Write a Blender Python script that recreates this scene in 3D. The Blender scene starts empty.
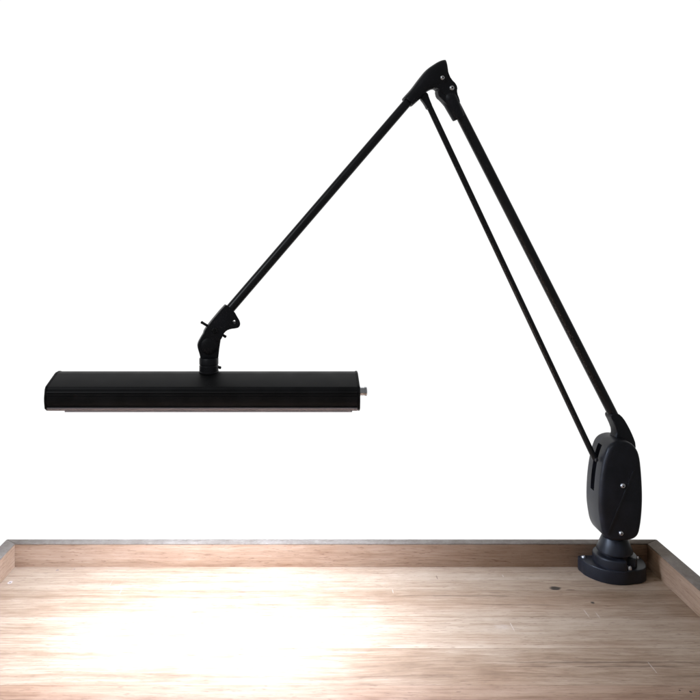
import bpy, bmesh, math, random
from mathutils import Vector, Matrix

random.seed(4)
sc = bpy.context.scene
COL = sc.collection
# ------------------------------------------------------------------ camera model
F = 690.0            # focal length in pixels of the 700 px photograph
CX, CY = 305.0, 240.0   # foot of the optical axis (level camera with lens shift)
HC = 0.56            # camera height over the board, metres


def P(px, py, Y):
    """a point at depth Y seen at pixel (px, py)"""
    return Vector(((px - CX) * Y / F, Y, HC - (py - CY) * Y / F))


# vertical plane the arms lie in: from the base to the neck of the shade
B0 = Vector((0.511, 1.145))
KS = 0.995 / 1.080    # the shade hangs nearer than the base
S0 = Vector((-0.150 * KS, 1.080 * KS))
SL = (B0.y - S0.y) / (B0.x - S0.x)
d2 = (B0 - S0).normalized()
ARM_N = Vector((d2.y, -d2.x, 0.0))          # towards the camera


def A(px, py, off=0.0):
    k = (px - CX) / F
    Y = (B0.y - SL * B0.x) / (1 - SL * k)
    return P(px, py, Y) + ARM_N * off


# ------------------------------------------------------------------ materials
def nt(name):
    m = bpy.data.materials.new(name)
    m.use_nodes = True
    t = m.node_tree
    t.nodes.clear()
    out = t.nodes.new('ShaderNodeOutputMaterial')
    b = t.nodes.new('ShaderNodeBsdfPrincipled')
    t.links.new(b.outputs[0], out.inputs[0])
    return m, t, b


class G:
    """tiny node-graph helper"""
    def __init__(s, t):
        s.t = t

    def put(s, sock, v):
        if isinstance(v, bpy.types.NodeSocket):
            s.t.links.new(v, sock)
        else:
            sock.default_value = v

    def m(s, op, a, b=0.0, c=0.0, clamp=False):
        n = s.t.nodes.new('ShaderNodeMath')
        n.operation = op
        n.use_clamp = clamp
        s.put(n.inputs[0], a); s.put(n.inputs[1], b); s.put(n.inputs[2], c)
        return n.outputs[0]

    def xyz(s, x, y, z):
        n = s.t.nodes.new('ShaderNodeCombineXYZ')
        s.put(n.inputs[0], x); s.put(n.inputs[1], y); s.put(n.inputs[2], z)
        return n.outputs[0]

    def noise(s, vec, scale=1.0, detail=2.0, rough=0.5):
        n = s.t.nodes.new('ShaderNodeTexNoise')
        s.put(n.inputs['Vector'], vec)
        n.inputs['Scale'].default_value = scale
        n.inputs['Detail'].default_value = detail
        n.inputs['Roughness'].default_value = rough
        return n.outputs[0]

    def step(s, v, a, b):
        n = s.t.nodes.new('ShaderNodeMapRange')
        n.interpolation_type = 'SMOOTHSTEP'
        s.put(n.inputs['Value'], v)
        n.inputs['From Min'].default_value = a
        n.inputs['From Max'].default_value = b
        return n.outputs[0]

    def ramp(s, v, stops):
        n = s.t.nodes.new('ShaderNodeValToRGB')
        s.put(n.inputs[0], v)
        e = n.color_ramp.elements
        while len(e) < len(stops):
            e.new(0.5)
        for q, (p, c) in zip(e, stops):
            q.position = p
            q.color = (*c, 1)
        return n.outputs[0]

    def mix(s, f, a, b, mode='MIX'):
        n = s.t.nodes.new('ShaderNodeMix')
        n.data_type = 'RGBA'
        n.blend_type = mode
        s.put(n.inputs[0], f)
        s.put(n.inputs[6], a if isinstance(a, bpy.types.NodeSocket) else (*a, 1))
        s.put(n.inputs[7], b if isinstance(b, bpy.types.NodeSocket) else (*b, 1))
        return n.outputs[2]

    def obj(s):
        c = s.t.nodes.new('ShaderNodeTexCoord')
        q = s.t.nodes.new('ShaderNodeSeparateXYZ')
        s.t.links.new(c.outputs['Object'], q.inputs[0])
        return c.outputs['Object'], q.outputs


def black(name, col=(0.010, 0.0102, 0.0115), rough=0.48, grain=900, bump=0.05, spec=0.32):
    m, t, b = nt(name)
    g = G(t)
    v, q = g.obj()
    n1 = g.noise(v, grain, 3)
    n2 = g.noise(v, 35, 4)
    t.links.new(g.mix(g.step(n2, 0.35, 0.7), tuple(c * 0.8 for c in col), tuple(c * 1.35 for c in col)), b.inputs['Base Color'])
    t.links.new(g.m('MULTIPLY_ADD', n2, 0.22, rough - 0.11), b.inputs['Roughness'])
    b.inputs['Specular IOR Level'].default_value = spec
    bp = t.nodes.new('ShaderNodeBump')
    bp.inputs['Strength'].default_value = bump
    bp.inputs['Distance'].default_value = 0.0006
    t.links.new(n1, bp.inputs['Height'])
    t.links.new(bp.outputs[0], b.inputs['Normal'])
    return m


def plain(name, col, rough, spec):
    m, t, b = nt(name)
    g = G(t)
    v, q = g.obj()
    t.links.new(g.m('MULTIPLY_ADD', g.noise(v, 60, 2), 0.1, rough), b.inputs['Roughness'])
    b.inputs['Base Color'].default_value = (*col, 1)
    b.inputs['Specular IOR Level'].default_value = spec
    return m


def metal(name, col, rough):
    m, t, b = nt(name)
    g = G(t)
    v, q = g.obj()
    n = g.noise(v, 400, 3)
    b.inputs['Base Color'].default_value = (*col, 1)
    b.inputs['Metallic'].default_value = 1.0
    t.links.new(g.m('MULTIPLY_ADD', n, 0.2, rough - 0.1), b.inputs['Roughness'])
    return m


def wood(name, ua, va, plank=0.0, off=0.0, seed=0.0, marks=(), tone=1.0, tint=(1.0, 1.0, 1.0)):
    m, t, b = nt(name)
    g = G(t)
    vec, q = g.obj()
    u, v = q[ua], q[va]
    if plank:
        pv = g.m('DIVIDE', g.m('ADD', v, off), plank)
        idx = g.m('FLOOR', pv)
        wn = t.nodes.new('ShaderNodeTexWhiteNoise')
        wn.noise_dimensions = '1D'
        t.links.new(g.m('ADD', idx, seed), wn.inputs['W'])
        r = wn.outputs['Value']
        fr = g.m('FRACT', pv)
        edge = g.m('MULTIPLY', g.m('MINIMUM', fr, g.m('SUBTRACT', 1.0, fr)), plank)
        seam = g.step(edge, 0.0011, 0.0003)
    else:
        r = g.m('ADD', seed * 0.137, 0.0)
        seam = None
    rz = g.m('MULTIPLY_ADD', r, 37.0, seed)
    warp = g.noise(g.xyz(g.m('MULTIPLY', u, 2.2), g.m('MULTIPLY', v, 9.0), rz), 1, 3)
    warp2 = g.noise(g.xyz(g.m('MULTIPLY', u, 9.0), g.m('MULTIPLY', v, 30.0), rz), 1, 2)
    v2 = g.m('ADD', v, g.m('ADD', g.m('MULTIPLY_ADD', warp, 0.03, -0.015), g.m('MULTIPLY_ADD', warp2, 0.004, -0.002)))
    band = g.noise(g.xyz(g.m('MULTIPLY', u, 1.1), g.m('MULTIPLY', v2, 75.0), rz), 1, 4, 0.6)
    fine = g.noise(g.xyz(g.m('MULTIPLY', u, 22.0), g.m('MULTIPLY', v2, 330.0), rz), 1, 5, 0.65)
    pore = g.noise(g.xyz(g.m('MULTIPLY', u, 75.0), g.m('MULTIPLY', v2, 620.0), rz), 1, 2)
    blot = g.noise(g.xyz(g.m('MULTIPLY', u, 5.0), g.m('MULTIPLY', v, 14.0), rz), 1, 4)
    cloud = g.noise(g.xyz(g.m('MULTIPLY', u, 26.0), g.m('MULTIPLY', v, 60.0), rz), 1, 4)
    val = g.m('ADD', g.m('MULTIPLY', band, 0.38), g.m('MULTIPLY', fine, 0.36))
    val = g.m('ADD', val, g.m('MULTIPLY', blot, 0.24))
    val = g.m('ADD', val, g.m('MULTIPLY', cloud, 0.14))
    if plank:
        val = g.m('ADD', val, g.m('MULTIPLY_ADD', r, 0.13, -0.145))
    T = tone
    colr = g.ramp(val, [(0.28, (0.115 * T, 0.064 * T, 0.036 * T)), (0.43, (0.235 * T, 0.148 * T, 0.093 * T)),
                        (0.55, (0.330 * T, 0.232 * T, 0.160 * T)), (0.74, (0.460 * T, 0.350 * T, 0.262 * T))])
    pm = g.m('MULTIPLY', g.step(pore, 0.58, 0.72), 0.50)
    colr = g.mix(pm, colr, (0.12, 0.062, 0.036))
    colr = g.mix(1.0, colr, tint, 'MULTIPLY')
    # reddish patches and rubbed pale places
    red = g.noise(g.xyz(g.m('MULTIPLY', u, 3.1), g.m('MULTIPLY', v, 11.0), g.m('ADD', rz, 11.3)), 1, 2)
    colr = g.mix(g.m('MULTIPLY', g.step(red, 0.5, 0.75), 0.35), colr, g.mix(1.0, colr, (1.04, 0.92, 0.84), 'MULTIPLY'))
    scr = g.noise(g.xyz(g.m('MULTIPLY', u, 330.0), g.m('MULTIPLY', v, 26.0), 3.3), 1, 1)
    scm = g.noise(g.xyz(g.m('MULTIPLY', u, 11.0), g.m('MULTIPLY', v, 11.0), 5.3), 1, 1)
    sm = g.m('MULTIPLY', g.step(scr, 0.74, 0.84), g.m('MULTIPLY', g.step(scm, 0.55, 0.66), 0.35))
    colr = g.mix(sm, colr, (0.55, 0.43, 0.34))
    if seam is not None:
        colr = g.mix(g.m('MULTIPLY', seam, 0.22), colr, (0.09, 0.05, 0.03))
    if plank:   # one redder board towards the front
        fb = g.m('MULTIPLY', g.step(v, 0.8690, 0.8675), g.step(v, 0.7890, 0.7900))
        colr = g.mix(fb, colr, g.mix(1.0, colr, (0.84, 0.75, 0.71), 'MULTIPLY'))
    for (mu, mv, ru, rv, c, s_) in marks:
        a_ = g.m('DIVIDE', g.m('SUBTRACT', u, mu), ru)
        b_ = g.m('DIVIDE', g.m('SUBTRACT', v, mv), rv)
        w_ = g.m('MULTIPLY_ADD', fine, 2.2, -1.0)
        dd = g.m('ADD', g.m('SQRT', g.m('ADD', g.m('MULTIPLY', a_, a_), g.m('MULTIPLY', b_, b_))), w_)
        colr = g.mix(g.m('MULTIPLY', g.step(dd, 1.0, 0.55), s_), colr, c)
    t.links.new(colr, b.inputs['Base Color'])
    t.links.new(g.m('MULTIPLY_ADD', blot, 0.25, 0.42), b.inputs['Roughness'])
    b.inputs['Specular IOR Level'].default_value = 0.2
    bp = t.nodes.new('ShaderNodeBump')
    bp.inputs['Strength'].default_value = 0.28
    bp.inputs['Distance'].default_value = 0.0008
    h = g.m('SUBTRACT', g.m('ADD', fine, g.m('MULTIPLY', band, 0.5)), g.m('MULTIPLY', pm, 0.8))
    t.links.new(h, bp.inputs['Height'])
    t.links.new(bp.outputs[0], b.inputs['Normal'])
    return m


KNOT = (0.010, 0.005, 0.003)
PALE = (0.62, 0.52, 0.45)
marks = [
    (0.380, 0.9150, 0.190, 0.0026, (0.10, 0.058, 0.034), 0.60), (0.410, 0.9060, 0.160, 0.0022, (0.11, 0.062, 0.036), 0.55),
    (0.270, 1.0860, 0.120, 0.0022, (0.11, 0.065, 0.04), 0.55), (0.340, 1.0590, 0.110, 0.0018, (0.11, 0.065, 0.04), 0.45), (0.286, 0.9990, 0.017, 0.0075, PALE, 0.16),
    (0.402, 1.110, 0.0105, 0.0085, KNOT, 0.92), (0.425, 1.104, 0.010, 0.003, (0.13, 0.07, 0.045), 0.7),
    (0.444, 1.066, 0.0050, 0.0045, KNOT, 0.9), (0.30, 1.095, 0.012, 0.003, (0.14, 0.08, 0.05), 0.6),
    (0.478, 0.855, 0.0022, 0.0026, KNOT, 1.0), (0.466, 0.858, 0.0016, 0.0018, KNOT, 1.0), (0.489, 0.853, 0.0012, 0.0014, KNOT, 1.0),
    (0.219, 1.146, 0.0013, 0.0100, (0.16, 0.10, 0.07), 0.8), (0.330, 1.150, 0.0012, 0.0060, PALE, 0.38),
    (0.422, 1.035, 0.0011, 0.0160, PALE, 0.38), (0.437, 1.030, 0.0010, 0.0120, PALE, 0.38), (0.300, 1.000, 0.0011, 0.0150, PALE, 0.35),
    (0.455, 0.905, 0.0010, 0.0170, PALE, 0.35), (0.140, 1.100, 0.0010, 0.0080, PALE, 0.35),
    (-0.482, 1.128, 0.0050, 0.0075, (0.50, 0.43, 0.40), 0.7), (-0.482, 1.128, 0.0016, 0.0026, (0.08, 0.06, 0.06), 0.95),
    (-0.420, 1.170, 0.0030, 0.0045, (0.16, 0.12, 0.11), 0.7), (-0.392, 1.174, 0.0016, 0.0030, (0.18, 0.13, 0.11), 0.7),
]
M_FLOOR = wood('oak_board', 0, 1, 0.0785, 0.0740, 2.0, marks, 1.0, (1.01, 1.0, 0.97))
M_BACK = wood('oak_back_rim', 0, 2, 0.0, 0.0, 21.0, (), 0.88, (1.06, 0.93, 0.85))
M_SIDE = wood('oak_side_rim', 1, 2, 0.0, 0.0, 33.0, (), 0.86, (1.05, 0.94, 0.86))


def strip_mat():
    m, t, b = nt('weathered_edge')
    g = G(t)
    v, q = g.obj()
    n = g.noise(g.xyz(g.m('MULTIPLY', q[0], 40), g.m('MULTIPLY', q[1], 40), 0.0), 1, 5, 0.65)
    n2 = g.noise(v, 260, 3)
    k = g.m('ADD', g.m('MULTIPLY', n, 0.7), g.m('MULTIPLY', n2, 0.3))
    t.links.new(g.ramp(k, [(0.32, (0.122, 0.093, 0.070)), (0.5, (0.165, 0.131, 0.102)), (0.68, (0.212, 0.172, 0.138))]), b.inputs['Base Color'])
    b.inputs['Roughness'].default_value = 0.7
    b.inputs['Specular IOR Level'].default_value = 0.2
    return m


M_STRIP = strip_mat()
M_PLASTIC = black('black_plastic', (0.0090, 0.0095, 0.0130), 0.44, 800, 0.30, 0.32)
M_TUBE = black('black_painted_tube', (0.0080, 0.0083, 0.0102), 0.36, 1600, 0.03, 0.40)
M_SHADE = black('black_anodised_shade', (0.0105, 0.0105, 0.0115), 0.50, 1200, 0.03, 0.16)
M_CAP = black('black_end_plate', (0.005, 0.005, 0.006), 0.55, 1200, 0.03, 0.2)
M_BASE = black('black_cast_base', (0.0095, 0.0100, 0.0135), 0.42, 1000, 0.12)
M_RECESS_SHADE = black('recess_shade', (0.003, 0.003, 0.004), 0.7, 1000, 0.02, 0.1)  # shade inside the screw recesses, painted as a near-black colour
M_BEZEL = plain('grey_bezel', (0.72, 0.68, 0.72), 0.5, 0.3)
M_LIP_BOUNCE = plain('bounce_lit_lip', (0.32, 0.30, 0.33), 0.6, 0.2)  # light bounced up from the board, put into the lip's grey
M_STEEL = metal('screw_steel', (0.90, 0.90, 0.92), 0.42)
M_DULL = metal('dull_steel', (0.16, 0.16, 0.17), 0.4)
M_CHROME = metal('chrome', (0.72, 0.73, 0.76), 0.16)

M_LIGHT, _t, _b = nt('lit_led_panel')
_g = G(_t)
_v, _q = _g.obj()
_b.inputs['Base Color'].default_value = (0.8, 0.8, 0.8, 1)
_b.inputs['Emission Color'].default_value = (0.85, 1.02, 1.34, 1)
_t.links.new(_g.m('MULTIPLY_ADD', _g.noise(_v, 60, 1), 3.0, 104.0), _b.inputs['Emission Strength'])


# ------------------------------------------------------------------ mesh helpers
def link(name, bm, mat, parent=None, sharp=35, bevel=0.0, seg=3, bev_ang=35):
    bmesh.ops.remove_doubles(bm, verts=bm.verts, dist=1e-6)
    bmesh.ops.recalc_face_normals(bm, faces=bm.faces)
    me = bpy.data.meshes.new(name)
    bm.to_mesh(me)
    bm.free()
    me.materials.append(mat)
    o = bpy.data.objects.new(name, me)
    COL.objects.link(o)
    if bevel:
        bv = o.modifiers.new('bevel', 'BEVEL')
        bv.width = bevel
        bv.segments = seg
        bv.limit_method = 'ANGLE'
        bv.angle_limit = math.radians(bev_ang)
        dg = bpy.context.evaluated_depsgraph_get()
        me2 = bpy.data.meshes.new_from_object(o.evaluated_get(dg))
        o.modifiers.clear()
        o.data = me2
        me2.name = name
        bpy.data.meshes.remove(me)
        me = me2
    me.polygons.foreach_set('use_smooth', [True] * len(me.polygons))
    me.set_sharp_from_angle(angle=math.radians(sharp))
    if parent is not None:
        o.parent = parent
        if parent.type == 'EMPTY':
            o.matrix_parent_inverse = Matrix.Translation(-parent.location)
    return o


def thing(name, label, cat, loc):
    o = bpy.data.objects.new(name, None)
    o.empty_display_size = 0.05
    COL.objects.link(o)
    o.location = loc
    o['label'] = label
    o['category'] = cat
    return o


def chaikin(pts, n=2):
    for _ in range(n):
        q = []
        for i in range(len(pts)):
            a, b = Vector(pts[i]), Vector(pts[(i + 1) % len(pts)])
            q += [a * 0.75 + b * 0.25, a * 0.25 + b * 0.75]
        pts = q
    return pts


def prism(bm, loop, vec):
    """closed 3-D loop extruded along vec"""
    a = [bm.verts.new(p) for p in loop]
    b = [bm.verts.new(p + vec) for p in loop]
    n = len(loop)
    bm.faces.new(a)
    bm.faces.new(b[::-1])
    for i in range(n):
        bm.faces.new((a[i], b[i], b[(i + 1) % n], a[(i + 1) % n]))


def arm_prism(bm, pts, thick, smooth=2, off=0.0):
    pts = chaikin([Vector(p) for p in pts], smooth) if smooth else [Vector(p) for p in pts]
    prism(bm, [A(p[0], p[1], off + thick / 2) for p in pts], -ARM_N * thick)


def sh(y, z):
    return (y * KS, HC - (HC - z) * KS)


def frame_of(d):
    d = d.normalized()
    up = Vector((0, 0, 1)) if abs(d.z) < 0.9 else Vector((1, 0, 0))
    x = d.cross(up).normalized()
    return x, d.cross(x).normalized()


def tube(bm, p0, p1, r0, r1=None, n=28, cap=True):
    r1 = r0 if r1 is None else r1
    x, y = frame_of(p1 - p0)
    ra, rb = [], []
    for i in range(n):
        a = 2 * math.pi * i / n
        e = x * math.cos(a) + y * math.sin(a)
        ra.append(bm.verts.new(p0 + e * r0))
        rb.append(bm.verts.new(p1 + e * r1))
    for i in range(n):
        bm.faces.new((ra[i], ra[(i + 1) % n], rb[(i + 1) % n], rb[i]))
    if cap:
        bm.faces.new(ra[::-1])
        bm.faces.new(rb)


def lathe(bm, base, axis, prof, n=40):
    """prof: (r, h) along axis from base, closed by caps at r=0"""
    axis = axis.normalized()
    x, y = frame_of(axis)
    rings = []
    for r, h in prof:
        if r < 1e-6:
            rings.append([bm.verts.new(base + axis * h)])
        else:
            rings.append([bm.verts.new(base + axis * h + (x * math.cos(2 * math.pi * i / n) + y * math.sin(2 * math.pi * i / n)) * r) for i in range(n)])
    for a, b in zip(rings, rings[1:]):
        for i in range(n):
            j = (i + 1) % n
            if len(a) == 1 and len(b) == 1:
                continue
            if len(a) == 1:
                bm.faces.new((a[0], b[i], b[j]))
            elif len(b) == 1:
                bm.faces.new((a[i], a[j], b[0]))
            else:
                bm.faces.new((a[i], a[j], b[j], b[i]))


def box(bm, a, b):
    x0, y0, z0 = a
    x1, y1, z1 = b
    prism(bm, [Vector((x0, y0, z0)), Vector((x1, y0, z0)), Vector((x1, y1, z0)), Vector((x0, y1, z0))], Vector((0, 0, z1 - z0)))


def screw(parent, base, axis, r, mat=None, h=0.0016, cross=True):
    """pan head with a recess"""
    bm = bmesh.new()
    lathe(bm, base, axis, [(0, -0.001), (r, -0.001), (r, h * 0.30), (r * 0.93, h * 0.70), (r * 0.78, h), (r * 0.58, h * 1.2), (r * 0.34, h * 1.3), (r * 0.30, h * 0.2), (0, h * 0.15)], 24)
    o = link('screw', bm, mat or M_STEEL, parent, 30)
    o.data.materials.append(M_RECESS_SHADE)
    for p in o.data.polygons:
        q = p.center - base
        if (q - axis * q.dot(axis)).length < r * 0.36 and q.dot(axis) > 0:
            p.material_index = 1  # recess faces painted dark to stand for their shade
    return o


# ------------------------------------------------------------------ wooden tray
XL, XLi, XRi, XR = -0.5184, -0.4970, 0.5865, 0.6108
YB, YBi, YF = 1.1990, 1.1820, 0.42
ZT = 0.0400
tray = thing('wooden_tray', 'shallow wooden bench tray with raised rims, brown board lit white under the lamp', 'tray', (0.046, 0.8, -0.022))
bm = bmesh.new()
box(bm, (XLi + 0.0004, YF, -0.022), (XRi - 0.0004, YBi - 0.0004, 0.0))
link('board', bm, M_FLOOR, tray, 35)


def mitre(name, quad, mat, z0, z1, bev):
    b_ = bmesh.new()
    prism(b_, [Vector((x, y, z0)) for x, y in quad], Vector((0, 0, z1 - z0)))
    return link(name, b_, mat, tray, 35, bev, 2)


g0 = 0.00025
qb = [(XL + g0, YB), (XR - g0, YB), (XRi - g0, YBi), (XLi + g0, YBi)]
ql = [(XL, YF), (XLi, YF), (XLi, YBi - g0), (XL, YB - g0)]
qr = [(XRi, YF), (XR, YF), (XR, YB - g0), (XRi, YBi - g0)]
ZS = ZT - 0.0022
for q_, m_ in ((qb, M_BACK), (ql, M_SIDE), (qr, M_SIDE)):
    rim = mitre('rim', q_, m_, -0.022, ZS, 0.0)
    cen = Vector((sum(p[0] for p in q_) / 4, sum(p[1] for p in q_) / 4))
    st = mitre('edge_strip', q_, M_STRIP, ZS + 0.00005, ZT, 0.0009)
    st.parent = rim
    st.matrix_parent_inverse = Matrix.Identity(4)
    st['label'] = 'grey weathered top edge of the rim'

# ------------------------------------------------------------------ desk lamp
lamp = thing('desk_lamp', 'black jointed work lamp with long flat bar shade, screwed into corner of wooden tray', 'lamp', (0.515, 1.15, 0.0))

# --- screw-down base: rounded front, flat back near the rim
bc = Vector((0.5155, 1.1745))


def base_outline(sx, sy):
    pts = [(-0.0500, 0.0035), (-0.0525, -0.004), (-0.0505, -0.013)]
    for k in range(1, 12):
        a = math.radians(180 + 180 * k / 16)
        x, y = 0.0535 * math.cos(a), 0.0570 * math.sin(a)
        if -0.0505 < x < 0.024:
            pts.append((x, y))
    pts += [(0.0260, -0.0525), (0.0370, -0.0485), (0.0455, -0.0410), (0.0505, -0.0300), (0.0530, -0.0150), (0.0530, -0.0020), (0.0500, 0.0035)]
    return [Vector((bc.x + x * sx, bc.y + y * sy, 0)) for x, y in pts]


bm = bmesh.new()
prism(bm, chaikin(base_outline(1.0, 1.0), 2), Vector((0, 0, 0.0225)))
base = link('base', bm, M_BASE, lamp, 40, 0.0038, 4)

# raised tier of the base with a pocket for the front screw
cc = Vector((0.5165, 1.1515))
bm = bmesh.new()
pts = []
na = math.radians(-62)
hw = math.radians(17)
for k in range(73):
    a = na + hw + (2 * math.pi - 2 * hw) * k / 72
    x, y = 0.0345 * math.cos(a), 0.0335 * math.sin(a)
    pts.append(Vector((cc.x + x, min(cc.y + y, 1.1770), 0.0)))
for a, r_ in ((na - hw * 0.75, 0.0225), (na, 0.0205), (na + hw * 0.75, 0.0225)):
    pts.append(Vector((cc.x + r_ * math.cos(a), cc.y + r_ * math.sin(a), 0.0)))
clean = [pts[0]]
for p in pts[1:]:
    if (p - clean[-1]).length > 2e-4:
        clean.append(p)
prism(bm, [p + Vector((0, 0, 0.0215)) for p in clean], Vector((0, 0, 0.0165)))
link('collar', bm, M_BASE, base, 40, 0.0055, 5, 50)

# swivel cone and neck under the housing
bm = bmesh.new()
lathe(bm, Vector((cc.x, cc.y, 0)), Vector((0, 0, 1)),
      [(0, 0.0300), (0.0225, 0.0300), (0.0225, 0.0420), (0.0276, 0.0424), (0.0284, 0.0434), (0.0283, 0.0450), (0.0215, 0.0620), (0.0200, 0.0655), (0.0180, 0.0665),
       (0.0180, 0.0720), (0.0180, 0.0850), (0, 0.0850)], 56)
link('swivel_cone', bm, M_BASE, lamp, 38)
for x, y, z in ((0.4715, 1.1690, 0.0222), (0.5610, 1.1660, 0.0222)):
    screw(base, Vector((x, y, z)), Vector((0, 0, 1)), 0.0036, h=0.0026)
fp = cc + Vector((math.cos(na), math.sin(na))) * 0.0275
screw(base, Vector((fp.x, fp.y, 0.0222)), Vector((0, 0, 1)), 0.0044, h=0.0045)

# --- spring housing
HF, HB = 1.1150, 1.1745
out = [(606, 455), (609, 447.5), (614, 443), (622, 441), (630, 442.5), (636.5, 447), (641, 456), (643, 475), (644, 496),
       (643.5, 512), (642, 526), (639.5, 537), (632, 541.5), (620, 542.5), (609, 541.5), (603.5, 534), (601, 521), (599.6, 508), (600.5, 485), (603, 467)]
out = chaikin([Vector(p) for p in out], 2)
bm = bmesh.new()
prism(bm, [P(p.x, p.y, HF) for p in out], Vector((0, HB - HF, 0)))
bmesh.ops.recalc_face_normals(bm, faces=bm.faces)
hme = bpy.data.meshes.new('spring_housing')
bm.to_mesh(hme); bm.free()
hobj = bpy.data.objects.new('spring_housing', hme)
COL.objects.link(hobj)
bv = hobj.modifiers.new('b', 'BEVEL'); bv.width = 0.0075; bv.segments = 5; bv.limit_method = 'ANGLE'; bv.angle_limit = math.radians(60)
cutters = []
for a, b in (((0.43, 1.1385, 0.1460), (0.507, 1.1525, 0.2215)),):
    cb = bmesh.new(); box(cb, a, b)
    bmesh.ops.recalc_face_normals(cb, faces=cb.faces)
    cm = bpy.data.meshes.new('cut'); cb.to_mesh(cm); cb.free()
    co = bpy.data.objects.new('cut', cm); COL.objects.link(co); cutters.append(co)
    bo = hobj.modifiers.new('c', 'BOOLEAN'); bo.operation = 'DIFFERENCE'; bo.object = co; bo.solver = 'EXACT'
dg = bpy.context.evaluated_depsgraph_get()
hme2 = bpy.data.meshes.new_from_object(hobj.evaluated_get(dg))
hobj.modifiers.clear()
for co in cutters:
    cm = co.data
    bpy.data.objects.remove(co); bpy.data.meshes.remove(cm)
hobj.data = hme2
bpy.data.meshes.remove(hme)
hme2.name = 'spring_housing'
hme2.materials.clear(); hme2.materials.append(M_PLASTIC)
hme2.polygons.foreach_set('use_smooth', [True] * len(hme2.polygons))
hme2.set_sharp_from_angle(angle=math.radians(32))
hobj.parent = lamp
hobj.matrix_parent_inverse = Matrix.Translation(-lamp.location)
# slanting moulded seam on the front
bm = bmesh.new()
a, b = P(634, 470, HF), P(608.5, 533, HF)
dd = (b - a).normalized(); sd = dd.cross(Vector((0, 1, 0))).normalized() * 0.0014
prism(bm, [a + sd + Vector((0, .001, 0)), b + sd + Vector((0, .001, 0)), b - sd + Vector((0, .001, 0)), a - sd + Vector((0, .001, 0))], Vector((0, -0.0019, 0)))
link('seam', bm, M_TUBE, hobj, 35, 0.0004, 2)
screw(hobj, P(622.8, 485.6, HF), Vector((0, -1, 0)), 0.0040, h=0.0022)
screw(hobj, P(621, 533.2, HF), Vector((0, -1, 0)), 0.0036, h=0.0022)

# --- lower arm and its two sockets
bm = bmesh.new()
tube(bm, A(452.8, 100), A(622.4, 433), 0.0080)
link('lower_arm', bm, M_TUBE, lamp, 40)
bm = bmesh.new()
arm_prism(bm, [(607.0, 414.5), (610.3, 411.8), (615.5, 412.3), (620.5, 417), (625.5, 425.5), (629.8, 434.5), (632.8, 443), (632, 451), (612.5, 450), (612.5, 437), (614.3, 431), (611, 422)], 0.0180, 1)
link('arm_socket', bm, M_PLASTIC, lamp, 45, 0.0080, 6, 25)
bm = bmesh.new()
arm_prism(bm, [(436, 91), (438, 87), (445, 82.5), (452, 83.5), (455.5, 88), (455.6, 94), (457.5, 99), (459, 104), (452, 108), (447, 107.5), (441, 100.2), (437.4, 97.5)], 0.0150, 1)
esock = link('elbow_socket', bm, M_PLASTIC, lamp, 35, 0.0055, 5, 25)
bm = bmesh.new()
a_, b_ = A(446.8, 94.0), A(458.9, 118.4)
lathe(bm, a_, b_ - a_, [(0, 0), (0.0085, 0.0), (0.0118, 0.005), (0.0125, 0.010), (0.0105, (b_ - a_).length - 0.002), (0.0098, (b_ - a_).length), (0.0078, (b_ - a_).length), (0, (b_ - a_).length)], 36)
link('sleeve', bm, M_PLASTIC, esock, 40)

# --- elbow hood, a curved fin that carries the upper arm
bm = bmesh.new()
arm_prism(bm, [(440, 70), (430.5, 82), (431.8, 89.2), (435.2, 88.6), (438.2, 91.5), (441.5, 95.2), (447, 96.6), (452.5, 95.2), (455.7, 90.8), (454.4, 85.3),
               (449, 79.8), (446.2, 73.2), (444.9, 66), (444.9, 63)], 0.0165, 1)
hood = link('elbow_hood', bm, M_PLASTIC, lamp, 35, 0.0058, 5, 25)
bm = bmesh.new()
st_ = [((402.9, 98.2), (411.6, 106.4), .0108), ((404.4, 96.4), (413.2, 105.0), .0114), ((411, 89), (419.5, 99.3), .0116), ((418.8, 78.7), (426.0, 92.6), .0118), ((426.2, 70.0), (431.6, 89.6), .0118),
       ((433.8, 64.4), (437.0, 88.6), .0116), ((439.0, 61.4), (442.4, 86.0), .0108), ((442.4, 60.2), (446.0, 82.6), .0090), ((444.9, 59.9), (447.6, 78.4), .0060)]


def catmull(p, n=5):
    r = []
    for i in range(len(p) - 1):
        a, b, c, d = p[max(i - 1, 0)], p[i], p[i + 1], p[min(i + 2, len(p) - 1)]
        for k in range(n):
            t = k / n
            r.append(tuple(0.5 * (2 * b[j] + (c[j] - a[j]) * t + (2 * a[j] - 5 * b[j] + 4 * c[j] - d[j]) * t * t + (3 * b[j] - a[j] - 3 * c[j] + d[j]) * t ** 3) for j in range(len(b))))
    return r + [p[-1]]


st_ = [((v[0], v[1]), (v[2], v[3]), v[4]) for v in catmull([p_ + q_ + (h_,) for p_, q_, h_ in st_])]
rings = []
NR = 36
for p_, q_, h_ in st_:
    a_, b_ = A(*p_), A(*q_)
    c_, e_ = (a_ + b_) / 2, (a_ - b_) / 2
    rg = []
    for i in range(NR):
        t_ = 2 * math.pi * i / NR
        co, si = math.cos(t_), math.sin(t_)
        rg.append(bm.verts.new(c_ + e_ * (abs(co) ** 0.85 * (1 if co > 0 else -1)) + ARM_N * (h_ * abs(si) ** 0.85 * (1 if si > 0 else -1))))
    rings.append(rg)
for r0, r1 in zip(rings, rings[1:]):
    for i in range(NR):
        bm.faces.new((r0[i], r0[(i + 1) % NR], r1[(i + 1) % NR], r1[i]))
bm.faces.new(rings[0][::-1]); bm.faces.new(rings[-1])
link('hood_cheek', bm, M_PLASTIC, hood, 50)
screw(hood, A(439.3, 79.4, 0.0104), ARM_N, 0.0036, h=0.0026)
screw(hood, A(449.3, 89.2, 0.0082), ARM_N, 0.0040, h=0.0026)

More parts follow.
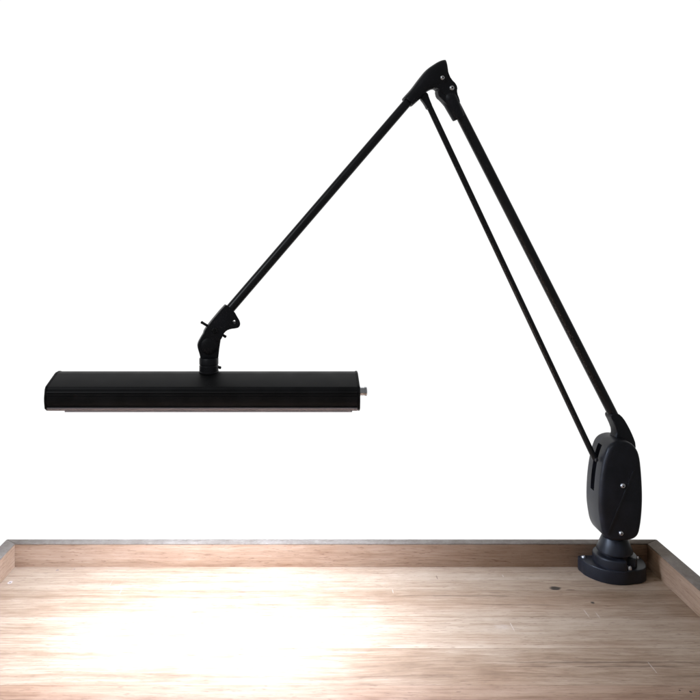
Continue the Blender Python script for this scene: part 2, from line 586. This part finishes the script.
# --- tension rod beside the lower arm
bm = bmesh.new()
tube(bm, A(428.3, 104.5), A(594.6, 458.5), 0.0047, n=20)
rod = link('tension_rod', bm, M_TUBE, lamp, 40)
bm = bmesh.new()
arm_prism(bm, [(419.5, 98), (424, 92), (427, 93.5), (428.2, 98), (432.3, 108), (427.5, 110.6), (424.3, 104.2)], 0.0085, 1)
link('rod_end', bm, M_PLASTIC, rod, 35, 0.0038, 4, 25)
bm = bmesh.new()
c_ = A(594.6, 459)
lathe(bm, c_ + ARM_N * 0.0045, ARM_N, [(0, 0), (0.0030, 0), (0.0030, 0.0012), (0.0020, 0.0018), (0, 0.0018)], 20)
link('pivot_pin', bm, M_DULL, rod, 35)

# --- upper arm
bm = bmesh.new()
tube(bm, A(413, 96), A(224, 316), 0.0069)
link('upper_arm', bm, M_TUBE, lamp, 40)

# --- bracket at the end of the upper arm, with an eyed ear
bm = bmesh.new()
outl = chaikin([Vector(p) for p in [(224.5, 304.8), (226.8, 304.8), (233.8, 311), (236.5, 316), (239, 320), (239.8, 323.8), (238.4, 326.8), (235.5, 327.8), (230, 328.4),
                                    (226, 330), (223, 333.2), (221, 338.5), (217.5, 341.5), (203.5, 337.5), (203, 332.5), (206.8, 326)]], 1)
hole = [Vector((233.9 + 1.75 * math.cos(2 * math.pi * i / 16), 321.3 + 1.75 * math.sin(2 * math.pi * i / 16))) for i in range(16)]
TH = 0.0150
sides = []
for off in (TH / 2, -TH / 2):
    lo = [bm.verts.new(A(p.x, p.y, off)) for p in outl]
    lh = [bm.verts.new(A(p.x, p.y, off)) for p in hole]
    es = [bm.edges.new((l[i], l[(i + 1) % len(l)])) for l in (lo, lh) for i in range(len(l))]
    bmesh.ops.triangle_fill(bm, use_beauty=True, use_dissolve=False, edges=es)
    sides.append((lo, lh))
for a_, b_ in zip(*sides):
    for i in range(len(a_)):
        j = (i + 1) % len(a_)
        bm.faces.new((a_[i], a_[j], b_[j], b_[i]))
brk = link('tilt_bracket', bm, M_PLASTIC, lamp, 35, 0.0022, 3, 50)
bm = bmesh.new()
tube(bm, A(233.9, 322.3, 0.0085), A(233.9, 322.3, -0.0085), 0.0017, n=14)
link('ear_pin', bm, M_DULL, brk, 40)
# knuckle under the bracket
bm = bmesh.new()
arm_prism(bm, [(207, 327), (214, 325), (221, 331), (220.6, 338), (219.3, 346), (218.6, 352), (217.6, 361), (200.6, 361), (200.2, 356), (197.6, 348), (197.4, 343.5), (200.5, 337.5)], 0.0120, 2)
knk = link('knuckle', bm, M_PLASTIC, lamp, 35, 0.003, 4, 25)
bm = bmesh.new()
lathe(bm, A(208.8, 345.5, 0.0052), ARM_N, [(0, 0), (0.0125, 0), (0.0120, 0.0020), (0.0095, 0.0034), (0.0050, 0.0042), (0, 0.0044)], 36)
link('pivot_disc', bm, M_PLASTIC, knk, 35)
bm = bmesh.new()
lathe(bm, A(214.2, 329.5, TH / 2 - 0.0005), ARM_N, [(0, 0), (0.0046, 0), (0.0046, 0.0026), (0.0036, 0.0034), (0.0022, 0.0034), (0.0018, 0.0014), (0, 0.0014)], 6)
link('hex_bolt', bm, M_TUBE, brk, 30)
# tilt lever through the bracket and stub of the clamp screw
for nm, p0, p1, r_ in (('tilt_lever', (200.8, 321.8), (226.3, 337.2), 0.0019), ('clamp_screw', (215, 366), (221.3, 368), 0.0019)):
    bm = bmesh.new()
    a, b = A(*p0), A(*p1)
    L = (b - a).length
    lathe(bm, a, b - a, [(0, 0), (r_ * 0.7, 0.0003), (r_ * 1.15, 0.0012), (r_, 0.0035), (r_, L - 0.0035), (r_ * 1.15, L - 0.0012), (r_ * 0.7, L - 0.0003), (0, L)], 16)
    link(nm, bm, M_TUBE, knk if nm == 'tilt_lever' else knk, 40)
# --- post between knuckle and shade
pc = A(208.9, 372)
bm = bmesh.new()
lathe(bm, Vector((pc.x, pc.y, sh(1, 0.3525)[1])), Vector((0, 0, 1)), [(0, 0), (0.0143, 0), (0.0143, 0.0020), (0.0137, 0.0026), (0.0137, 0.0100), (0.0132, 0.0106), (0.0132, 0.0120), (0.0137, 0.0126),
                                                         (0.0137, 0.0205), (0.0130, 0.0215), (0, 0.0215)], 40)
link('post', bm, M_PLASTIC, lamp, 35)

# --- the long flat shade: an extrusion with ribs along its front
XS0, XS1 = -0.3885 * KS, 0.0823 * KS
front = [(1.0360, 0.3046), (1.0290, 0.3088), (1.0282, 0.3100), (1.0286, 0.3114), (1.0292, 0.3118), (1.0286, 0.3124), (1.0272, 0.3165), (1.0266, 0.3200), (1.0266, 0.3250),
         (1.0268, 0.3272), (1.0274, 0.3276), (1.0268, 0.3281), (1.0271, 0.3300), (1.0276, 0.3317), (1.0278, 0.3319), (1.0258, 0.3322), (1.0258, 0.3326), (1.0269, 0.3346), (1.0292, 0.3352), (1.0294, 0.3360), (1.0296, 0.3368), (1.0302, 0.3384), (1.0318, 0.3402),
         (1.0345, 0.3414), (1.0700, 0.3526), (1.0740, 0.3534)]
YM = 1.0800 * KS
front = [sh(*p) for p in front]
prof = front + [(2 * YM - y, z) for y, z in reversed(front)]


def shade_prism(x0, x1, grow=0.0, skip=False):
    b_ = bmesh.new()
    cz = sh(1, 0.3290)[1]
    pl = []
    for y, z in prof:
        pl.append(Vector((x0, YM + (y - YM) * (1 + grow / 0.053), cz + (z - cz) * (1 + grow / 0.024))))
    prism(b_, pl, Vector((x1 - x0, 0, 0)))
    return b_


shade = link('shade', shade_prism(XS0 + 0.0035, XS1 - 0.0035), M_SHADE, lamp, 22)
simple = [(1.0360, 0.3046), (1.0290, 0.3088), (1.0266, 0.3200), (1.0266, 0.3250), (1.0290, 0.3365), (1.0318, 0.3402), (1.0345, 0.3414), (1.0700, 0.3526), (1.0740, 0.3534)]
simple = [sh(*p) for p in simple]
prof = simple + [(2 * YM - y, z) for y, z in reversed(simple)]
for x0, x1 in ((XS0, XS0 + 0.0034), (XS1 - 0.0034, XS1)):
    link('end_cap', shade_prism(x0, x1, 0.0007), M_CAP, shade, 30, 0.0010, 3, 50)
bm = bmesh.new()
lip = [sh(*p) for p in [(1.0281, 0.3099), (1.0281, 0.3086), (1.0330, 0.3043), (1.0420, 0.3043), (1.0420, 0.3099)]]
prism(bm, [Vector((XS0 + 0.0036, y, z)) for y, z in lip], Vector((XS1 - XS0 - 0.0072, 0, 0)))
link('lip_bounce_strip', bm, M_LIP_BOUNCE, shade, 30)  # strip laid over the black chamfer, its grey painting the bounce light
# bezel ring and lit panel on the underside
bx0, bx1, by0, by1 = -0.3600 * KS, 0.0705 * KS, 1.0330 * KS, 1.1270 * KS
zb0, zb1, zl = sh(1, 0.3021)[1], sh(1, 0.30455)[1], sh(1, 0.3032)[1]
bm = bmesh.new()
w = 0.0050
for a, b in (((bx0, by0), (bx1, by0 + w)), ((bx0, by1 - w), (bx1, by1)), ((bx0, by0 + w), (bx0 + w, by1 - w)), ((bx1 - w, by0 + w), (bx1, by1 - w))):
    box(bm, (a[0], a[1], zb0), (b[0], b[1], zb1))
link('bezel', bm, M_BEZEL, shade, 35, 0.0005, 2)
bm = bmesh.new()
box(bm, (bx0 + w + 0.0003, by0 + w + 0.0003, zl), (bx1 - w - 0.0003, by1 - w - 0.0003, zl + 0.0009))
link('light_panel', bm, M_LIGHT, shade, 35)
# chrome push switch on the right end
sc_ = P(360.3, 391.3, 1.047 * KS)
bm = bmesh.new()
lathe(bm, Vector((XS1 - 0.001, sc_.y, sc_.z)), Vector((1, 0, 0)), [(0, 0), (0.0072, 0), (0.0072, 0.0022), (0.0058, 0.0026), (0.0058, 0.0085), (0.0064, 0.0090), (0.0064, 0.0112), (0.0052, 0.0120), (0, 0.0122)], 32)
link('switch', bm, M_CHROME, shade, 35)

# ------------------------------------------------------------------ light: white studio surround, darker room behind the camera
wd = bpy.data.worlds.new('World')
sc.world = wd
wd.use_nodes = True
t = wd.node_tree
t.nodes.clear()
g = G(t)
o_ = t.nodes.new('ShaderNodeOutputWorld')
bg = t.nodes.new('ShaderNodeBackground')
tc = t.nodes.new('ShaderNodeTexCoord')
sp = t.nodes.new('ShaderNodeSeparateXYZ')
t.links.new(tc.outputs['Generated'], sp.inputs[0])
mr = t.nodes.new('ShaderNodeMapRange')
mr.interpolation_type = 'SMOOTHSTEP'
t.links.new(sp.outputs[1], mr.inputs['Value'])
mr.inputs['From Min'].default_value = 0.22
mr.inputs['From Max'].default_value = 0.80
mr.inputs['To Min'].default_value = 0.16
mr.inputs['To Max'].default_value = 1.02
bg.inputs['Color'].default_value = (1.0, 1.0, 1.0, 1)
t.links.new(mr.outputs[0], bg.inputs['Strength'])
t.links.new(bg.outputs[0], o_.inputs[0])

ad = bpy.data.lights.new('added_fill', 'AREA')  # added unseen fill lamp, gives highlights on the black parts and screws
ad.shape = 'RECTANGLE'
ad.size, ad.size_y = 0.45, 0.45
ad.energy = 12.0
ad.color = (0.90, 0.95, 1.0)
ao = bpy.data.objects.new('added_fill', ad)
COL.objects.link(ao)
ao.location = (-1.3, -0.5, 1.9)
ao.rotation_euler = (Vector((0.25, 1.1, 0.3)) - ao.location).to_track_quat('-Z', 'Y').to_euler()

# ------------------------------------------------------------------ camera
cd = bpy.data.cameras.new('camera')
cam = bpy.data.objects.new('camera', cd)
COL.objects.link(cam)
cam.location = (0, 0, HC)
cam.rotation_euler = (math.radians(90), 0, 0)
cd.sensor_width = 36
cd.lens = 36 * F / 700
cd.shift_x = (350 - CX) / 700
cd.shift_y = -(350 - CY) / 700
cd.clip_start = 0.02
cd.clip_end = 100
sc.camera = cam

sc.view_settings.view_transform = 'Standard'
sc.view_settings.look = 'None'
sc.view_settings.exposure = 0
sc.view_settings.gamma = 1
sc.cycles.use_denoising = True
sc.cycles.max_bounces = 8
sc.cycles.sample_clamp_indirect = 4.0
